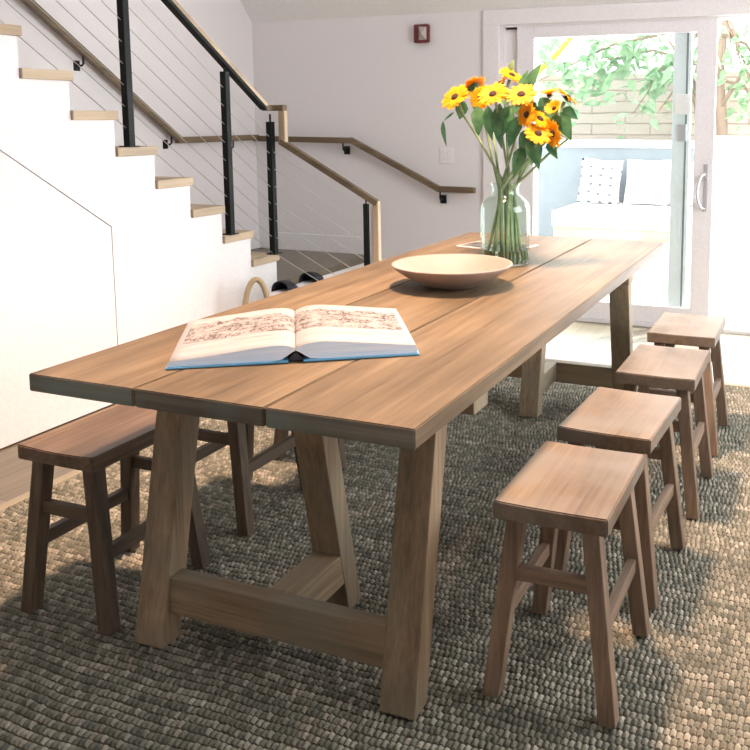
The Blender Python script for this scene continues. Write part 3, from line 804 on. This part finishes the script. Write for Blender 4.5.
for i, (hp_, fc, r, lab, leaves) in enumerate(FL):
    rr = random.Random(40 + i)
    ang_ = i * 2.399; br = .084 * math.sqrt((i + .5) / 14)
    base = V((VX + math.cos(ang_) * br, VY + math.sin(ang_) * br, TH + .012))
    sf = thing('sunflower', lab, 'sunflower', base, 0, 'sunflowers in the glass vase')
    H = V(hp_) - base; f = V(fc).normalized()
    # the stems cross at the neck
    nk = V((VX + math.cos(ang_) * .028 + (hp_[0] - VX) * .08, VY + math.sin(ang_) * .03, TH + .305)) - base
    back = H - f * .022
    c2 = H - f * .07 - V((0, 0, .03))
    pts = [V((0, 0, 0))]
    for t in (.33, .66, 1): pts.append(nk * t)
    m1 = nk.lerp(c2, .55) + V((0, 0, .012)); pts += [nk.lerp(c2, .3), nk.lerp(c2, .65) + V((0, 0, .008)), c2, back]
    bm = BM(); tube(bm, pts, [.0066, .0066, .0064, .006, .0056, .0052, .0052, .007], 8); obj('stem', bm, M['stem'], sf, smooth=True)
    q = f.to_track_quat('Z', 'Y').to_matrix()
    bm = BM()
    for lay in range(2):
        n_ = 19 if r > .04 else 13
        for k in range(n_):
            a = 2 * PI * (k + .5 * lay) / n_ + rr.uniform(-.08, .08)
            L = r * rr.uniform(1.0, 1.2); w = r * .40; lift = rr.uniform(.0, .22) - .08 * lay + (.55 if r < .04 else 0.05)
            rows = []
            for t, kw in ((.26, .55), (.5, 1), (.72, .9), (.9, .45), (1.0, .05)):
                rad = L * t; z = L * (lift * (t - .26) * 1.2 - .28 * (t - .3) ** 2) + .001 * lay
                cx, cy = math.cos(a), math.sin(a)
                hw = w / 2 * kw
                rows.append([bm.verts.new(H + q @ V((cx * rad - cy * hw * s, cy * rad + cx * hw * s, z + (.15 * hw if s else 0)))) for s in (-1, 0, 1)])
            for p0, p1 in zip(rows, rows[1:]):
                for j in range(2):
                    fa = bm.faces.new((p0[j], p0[j + 1], p1[j + 1], p1[j])); fa.smooth = True
    obj('petals', bm, M['petal'], sf)
    bm = BM(); lathe(bm, [(0, .009), (r * .14, .0085), (r * .24, .006), (r * .30, .0), (r * .30, -.006), (0, -.010)], 24)
    bmesh.ops.transform(bm, matrix=Matrix.Translation(H) @ q.to_4x4(), verts=bm.verts[:]); obj('flower_disc', bm, M['disc'], sf, smooth=True)
    bm = BM()
    for k in range(12):
        a = 2 * PI * k / 12; L = r * .62
        leaf_strip(bm, H + q @ V((0, 0, -.016)), H + q @ V((math.cos(a) * L, math.sin(a) * L, -.004 - .002 * (k % 2))), r * .3, q @ V((0, 0, 1)), droop=-.1)
    lathe_b = BM(); lathe_b.free()
    obj('sepals', bm, M['leaf'], sf)
    for (a, b, w, pale) in leaves:
        bm = BM(); leaf_strip(bm, V(a) - base, V(b) - base, w * .95, (rr.uniform(-.4, .4), -1, rr.uniform(.1, .5)), droop=rr.uniform(.05, .2))
        obj('leaf', bm, M['paleleaf' if pale else 'leaf'], sf)

# ------------------------------------------------------------------ things behind the table by the stairs
M['straw'] = plain('woven_straw', (.42, .34, .22), rough=.85, bump=.8, bscale=120)
M['navy'] = plain('black_canvas', (.012, .014, .022), rough=.85, bump=.3, bscale=400)
M['rubber'] = plain('white_rubber', (.72, .76, .82), rough=.5)
bs = thing('straw_basket', 'straw basket with a tall loop handle by the stair wall behind the table', 'basket', (-1.23, 2.86, FZ))
bm = BM()
for k in range(11):
    z = .012 + k * .0245; e = .008 * math.sin(k * 1.3)
    pts = []
    for j in range(41):
        a = 2 * PI * j / 40
        sx = abs(math.cos(a)) ** .5 * (1 if math.cos(a) >= 0 else -1); sy = abs(math.sin(a)) ** .5 * (1 if math.sin(a) >= 0 else -1)
        pts.append((sx * (.125 + k * .003), sy * (.33 + k * .004), z))
    tube(bm, pts, .0118, 6, caps=False)
obj('basket_body', bm, M['straw'], bs, smooth=True)
bm = BM(); box(bm, -.12, .12, -.32, .32, .004, .012); obj('basket_base', bm, M['straw'], bs)
bm = BM(); tube(bm, [(-.02 + .045 * math.cos(a), -.27 + .052 * math.cos(a), .25 + .215 * math.sin(a)) for a in [PI * k / 14 for k in range(15)]], .016, 8); obj('loop_handle', bm, M['straw'], bs, smooth=True)
def slipper(label, loc, rz):
    s = thing('slipper', label, 'slipper', loc, rz, 'slippers in the straw basket'); s.scale = (1.1, 1.3, .95)
    bm = BM()
    out = [(.13, 0), (.125, .022), (.10, .04), (.05, .046), (0, .04), (-.06, .034), (-.11, .034), (-.128, .018), (-.132, 0)]
    ring = out + [(x, -y) for x, y in out[-2:0:-1]]
    poly(bm, [(x, y, 0) for x, y in ring], (0, 0, .022)); obj('sole', bm, M['rubber'], s)
    bm = BM(); nx, na = 8, 10
    rows = []
    for i in range(nx + 1):
        t = i / nx; x = .125 - .15 * t; w = .010 + .038 * math.sin(min(1, t * 1.6) * PI / 2); hgt = .012 + .058 * math.sin(min(1, t * 1.15) * PI / 2)
        rows.append([bm.verts.new((x, -w * math.cos(PI * k / na), .021 + hgt * math.sin(PI * k / na) ** .8 if 0 < k < na else .021)) for k in range(na + 1)])
    for p, q_ in zip(rows, rows[1:]):
        for k in range(na): bm.faces.new((p[k], p[k + 1], q_[k + 1], q_[k]))
    o = obj('upper', bm, M['navy'], s, smooth=True); md = o.modifiers.new('thick', 'SOLIDIFY'); md.thickness = .005
    return s
slipper('black slipper beside the basket handle, left of the pair', (-1.23, 2.82, .318), PI * .5)
slipper('black slipper with white sole, right of the pair in the basket', (-1.23, 3.11, .322), PI * .5)

# ------------------------------------------------------------------ outdoors
M['patio'] = plain('patio_paving', (.62, .60, .58), rough=.85, bscale=3)
M['conc'] = plain('blue_grey_render', (.25, .29, .325), rough=.85, bscale=5)
M['cap'] = plain('white_wall_cap', (.82, .81, .80), rough=.8)
M['cushion'] = plain('white_outdoor_fabric', (.86, .85, .84), rough=.9, bump=.2, bscale=300)
M['seatwood'] = wood('outdoor_pine', (.55, .40, .22), (.68, .52, .32), (.78, .63, .42), 'X', rough=.6)
shell('floor_patio', 'pale paved patio outside the sliding door', 'patio', lambda b: box(b, -7, 9, YB + .15, 13, FZ - .12, FZ - .02), M['patio'])
WY = 6.55
gw = thing('garden_wall', 'low blue-grey rendered wall with white cap behind the outdoor seat', 'wall', (.5, WY + .12, FZ - .02))
o = V(gw.location)
bm = BM(); box(bm, -5 - o.x, .73 - o.x, WY - o.y, WY + .24 - o.y, FZ - .02 - o.z, 1.075 - o.z); obj('wall_body', bm, M['conc'], gw)
bm = BM(); box(bm, -5.03 - o.x, .75 - o.x, WY - .03 - o.y, WY + .27 - o.y, 1.075 - o.z, 1.14 - o.z, .006); obj('wall_cap', bm, M['cap'], gw)

sofa = thing('outdoor_bench', 'pale wooden outdoor bench with thick white seat cushion beyond the glass door', 'bench', (.2, 6.05, FZ - .02))
o = V(sofa.location)
bm = BM(); box(bm, -.42 - o.x, .82 - o.x, 5.62 - o.y, 6.50 - o.y, .345 - o.z, .43 - o.z, .006); obj('seat_board', bm, M['seatwood'], sofa)
bm = BM(); box(bm, -.40 - o.x, .80 - o.x, 5.65 - o.y, 6.50 - o.y, FZ - .02 - o.z, .345 - o.z, .006); obj('plinth', bm, M['cap'], sofa)
bm = BM(); box(bm, -.44 - o.x, .84 - o.x, 5.60 - o.y, 6.50 - o.y, .43 - o.z, .575 - o.z, .04); obj('seat_cushion', bm, M['cushion'], sofa, smooth=True)
def dots_mat():
    m, n, l, b = nt('dotted_fabric')
    tc = n.new('ShaderNodeTexCoord'); mp = n.new('ShaderNodeMapping'); mp.inputs['Scale'].default_value = (11, 13, 13)
    vo = n.new('ShaderNodeTexVoronoi'); vo.inputs['Randomness'].default_value = .25; vo.inputs['Scale'].default_value = 1
    vo.voronoi_dimensions = '2D'
    sp = n.new('ShaderNodeSeparateXYZ'); cb = n.new('ShaderNodeCombineXYZ')
    l.new(tc.outputs['Object'], mp.inputs['Vector']); l.new(mp.outputs[0], sp.inputs[0]); l.new(sp.outputs[0], cb.inputs[0]); l.new(sp.outputs[2], cb.inputs[1])
    l.new(cb.outputs[0], vo.inputs['Vector'])
    r = ramp(n, [(.17, (.12, .13, .16)), (.21, (.84, .83, .82))]); l.new(vo.outputs['Distance'], r.inputs['Fac']); l.new(r.outputs['Color'], b.inputs['Base Color']); b.inputs['Roughness'].default_value = .9
    return m
M['dots'] = dots_mat()
def pillow(label, loc, w, h, rot, mat):
    bm = BM(); n_ = 14; d = .085
    for s in (-1, 1):
        g_ = []
        for j in range(n_ + 1):
            row = []
            for i in range(n_ + 1):
                u = i / n_ * 2 - 1; v = j / n_ * 2 - 1
                e = (1 - abs(u) ** 2.6) * (1 - abs(v) ** 2.6)
                pin = 1 - .07 * (1 - abs(u * v)) * (max(abs(u), abs(v)) ** 3)
                row.append(bm.verts.new((u * w / 2 * pin, s * d * e ** .55, (v * pin + 1) * h / 2)))
            g_.append(row)
        for j in range(n_):
            for i in range(n_): bm.faces.new((g_[j][i], g_[j][i + 1], g_[j + 1][i + 1], g_[j + 1][i]))
    bmesh.ops.remove_doubles(bm, verts=bm.verts[:], dist=1e-5)
    o_ = obj('throw_pillow', bm, mat, loc=loc, smooth=True, rot=rot)
    return tag(o_, label, 'pillow', 'pillows on the outdoor bench')
pillow('white throw pillow with dark dots at the left end of the outdoor bench', (-.20, 6.26, .575), .38, .42, (-.30, 0.07, .12), M['dots'])
pillow('plain white throw pillow right of the dotted one on the bench', (.235, 6.29, .575), .42, .42, (-.28, 0, -.05), M['cushion'])
pillow('plain white throw pillow farther right on the bench, beside the door frame', (.665, 6.29, .575), .40, .41, (-.28, 0, .0), M['cushion'])

ww = thing('white_wall', 'white rendered garden wall beyond the open doorway', 'wall', (2.6, 6.69, FZ - .02))
bm = BM(); box(bm, -1.83, 3, -.06, .06, 0, 1.22, .01); obj('wall_body', bm, M['cap'], ww)
# stone wall behind
def stone_mat():
    m, n, l, b = nt('stacked_stone')
    tc = n.new('ShaderNodeTexCoord'); mp = n.new('ShaderNodeMapping'); mp.inputs['Rotation'].default_value = (PI / 2, 0, 0)
    br = n.new('ShaderNodeTexBrick'); br.offset = .43; br.inputs['Scale'].default_value = 1
    br.inputs['Color1'].default_value = (.42, .345, .30, 1); br.inputs['Color2'].default_value = (.52, .455, .41, 1); br.inputs['Mortar'].default_value = (.33, .27, .235, 1)
    br.inputs['Brick Width'].default_value = .62; br.inputs['Row Height'].default_value = .115; br.inputs['Mortar Size'].default_value = .008; br.inputs['Bias'].default_value = .2
    l.new(tc.outputs['Object'], mp.inputs['Vector'])
    no = n.new('ShaderNodeTexNoise'); no.inputs['Scale'].default_value = 3
    ad = n.new('ShaderNodeMix'); ad.data_type = 'VECTOR'; ad.inputs[0].default_value = .03
    l.new(tc.outputs['Object'], no.inputs['Vector']); l.new(mp.outputs[0], ad.inputs[4]); l.new(no.outputs['Color'], ad.inputs[5])
    l.new(ad.outputs[1], br.inputs['Vector']); l.new(br.outputs['Color'], b.inputs['Base Color']); b.inputs['Roughness'].default_value = .9
    bp = n.new('ShaderNodeBump'); bp.inputs['Strength'].default_value = .6; bp.inputs['Distance'].default_value = .02; l.new(br.outputs['Fac'], bp.inputs['Height']); bp.invert = True
    l.new(bp.outputs['Normal'], b.inputs['Normal'])
    return m
bm = BM(); box(bm, -4.5, 4.5, -.15, .15, 0, 1.86, .02)
tag(obj('stone_wall', bm, stone_mat(), loc=(.6, 8.1, FZ - .02)), 'pale stacked stone wall behind the outdoor bench', 'wall')

M['gleaf'] = leafmat('garden_leaf', (.20, .36, .22), (.36, .52, .32), .4)
M['bark'] = plain('tree_bark', (.26, .20, .15), rough=.9, bump=.6, bscale=30)
M['lime'] = leafmat('lime_frond', (.55, .70, .05), (.70, .82, .12), .4)
def tree(label, x, y, h, c, ext, nleaf, size, seed):
    rr = random.Random(seed)
    t = thing('tree', label, 'tree', (x, y, FZ - .02), 0, 'trees beyond the stone wall')
    bm = BM(); tube(bm, [(0, 0, 0), (.05, 0, h * .35), (-.03, .04, h * .7), (.04, 0, h)], [.07, .06, .045, .02], 8); obj('trunk', bm, M['bark'], t, smooth=True)
    tips = []
    for k in range(7):
        a = V((c[0] + rr.uniform(-1, 1) * ext[0], c[1] + rr.uniform(-1, 1) * ext[1] * .6, c[2] + rr.uniform(-1, 1) * ext[2]))
        s = V((0, 0, h * rr.uniform(.5, .95)))
        bm = BM(); tube(bm, [s, s.lerp(a, .5) + V((0, 0, .12)), a], [.025, .016, .006], 6); obj('branch', bm, M['bark'], t, smooth=True); tips.append((s, a))
    bm = BM()
    for k in range(nleaf):
        if k % 3 == 0:
            s, a = tips[rr.randrange(len(tips))]; p = s.lerp(a, rr.uniform(.3, 1.05)) + V((rr.gauss(0, .12), rr.gauss(0, .12), rr.gauss(0, .10)))
        else:
            p = V((c[0] + rr.gauss(0, .5) * ext[0], c[1] + rr.gauss(0, .5) * ext[1], c[2] + rr.gauss(0, .5) * ext[2]))
        if p.z < .9: p.z = 1.2 + rr.random()
        d = V((rr.uniform(-1, 1), rr.uniform(-.7, .7), rr.uniform(-1.3, .2))).normalized(); L = size * rr.uniform(.6, 1.25)
        leaf_strip(bm, p, p + d * L, L * .55, (rr.uniform(-1, 1), rr.uniform(-1, 1), 1), droop=.1)
    obj('foliage', bm, M['gleaf'], t)
tree('leafy tree spreading left over the stone wall, seen through the glass door panel', .52, 7.45, 2.5, (-.85, -.1, 1.92), (.95, .12, .50), 330, .17, 5)
tree('leafy tree in the open doorway at the right edge', 0.74, 7.3, 2.6, (.36, 0, 1.86), (.34, .16, .50), 190, .14, 9)
bm = BM()
fr_ = thing('palm_frond', 'lime green arching frond beyond the upper left of the door glass', 'plant', (-1.75, 7.75, FZ - .02), 0)
pts = [V((0, 0, 0)), V((.02, 0, .9)), V((.14, -.02, 1.5)), V((.42, -.04, 1.80)), V((.70, -.06, 2.03)), V((.95, -.08, 2.30))]
tube(bm, pts, [.03, .028, .026, .022, .018, .008], 8); obj('frond_stem', bm, M['lime'], fr_, smooth=True)
bm = BM(); rr = random.Random(2)
for k in range(60):
    t = .35 + .65 * k / 60; f = t * (len(pts) - 1); i = min(int(f), len(pts) - 2); p = pts[i].lerp(pts[i + 1], f - i)
    d = (pts[i + 1] - pts[i]).normalized(); s = V((-d.z, 0, d.x)) * (1 if k % 2 else -1)
    leaf_strip(bm, p, p + (d * .8 + s * .5) * .085, .03, (0, -1, .3))
obj('leaflets', bm, M['lime'], fr_)

# ------------------------------------------------------------------ light
w = bpy.data.worlds.new('World'); SC.world = w; w.use_nodes = True
bg = w.node_tree.nodes['Background']; bg.inputs[0].default_value = (.97, .98, 1, 1); bg.inputs[1].default_value = 2.6
def lamp(name, kind, loc, energy, col, rot=None, to=None, **kw):
    d = bpy.data.lights.new(name, kind); d.energy = energy; d.color = col
    for k, v in kw.items(): setattr(d, k, v)
    o = bpy.data.objects.new(name, d); link(o); o.location = loc
    if to is not None: o.rotation_euler = (V(to) - V(loc)).to_track_quat('-Z', 'Y').to_euler()
    elif rot: o.rotation_euler = rot
    return o
sun = lamp('sun', 'SUN', (4, 12, 12), 9.0, (1, .95, .88), angle=.02)
sun.rotation_euler = V((-.30, -.42, -.86)).to_track_quat('-Z', 'Y').to_euler()
lamp('ceiling_lamp', 'SPOT', (.52, 1.35, 3.5), 560, (1, .68, .475), rot=(0, 0, 0), shadow_soft_size=.16, spot_size=math.radians(80), spot_blend=.55)
lamp('added_side_fill', 'AREA', (XR - .02, 1.45, 1.88), 34, (.93, .98, 1), to=(0, 1.45, 1.0), shape='RECTANGLE', size=2.2, size_y=1.5)  # added area fill at the unseen right-hand opening, on top of the sky
lamp('door_daylight', 'AREA', (1.05, YB + .13, 1.0), 50, (.95, .98, 1), to=(1.05, 0, .75), shape='RECTANGLE', size=2.6, size_y=1.8)

# ------------------------------------------------------------------ camera
f, cx, cy = 873.03, 474.987, 225.882
yaw, pitch, roll = -.38361, .12332, -.0022864
fw = V((math.sin(yaw) * math.cos(pitch), math.cos(yaw) * math.cos(pitch), -math.sin(pitch)))
r0 = V((math.cos(yaw), -math.sin(yaw), 0)); u0 = r0.cross(fw)
r2 = r0 * math.cos(roll) + u0 * math.sin(roll); u2 = -r0 * math.sin(roll) + u0 * math.cos(roll)
cd = bpy.data.cameras.new('camera'); cam = bpy.data.objects.new('camera', cd); link(cam)
cam.matrix_world = Matrix(((r2.x, u2.x, -fw.x, 1.7173), (r2.y, u2.y, -fw.y, -1.4524), (r2.z, u2.z, -fw.z, 1.3534), (0, 0, 0, 1)))
cd.sensor_width = 36; cd.lens = f / 750 * 36
cd.shift_x = -(cx - 375) / 750; cd.shift_y = (cy - 375) / 750
cd.clip_start = .05; cd.clip_end = 200
SC.camera = cam
SC.view_settings.view_transform = 'Standard'; SC.view_settings.look = 'None'
SC.view_settings.exposure = .8; SC.view_settings.gamma = 1
try: SC.view_settings.use_curve_mapping = False
except Exception: pass
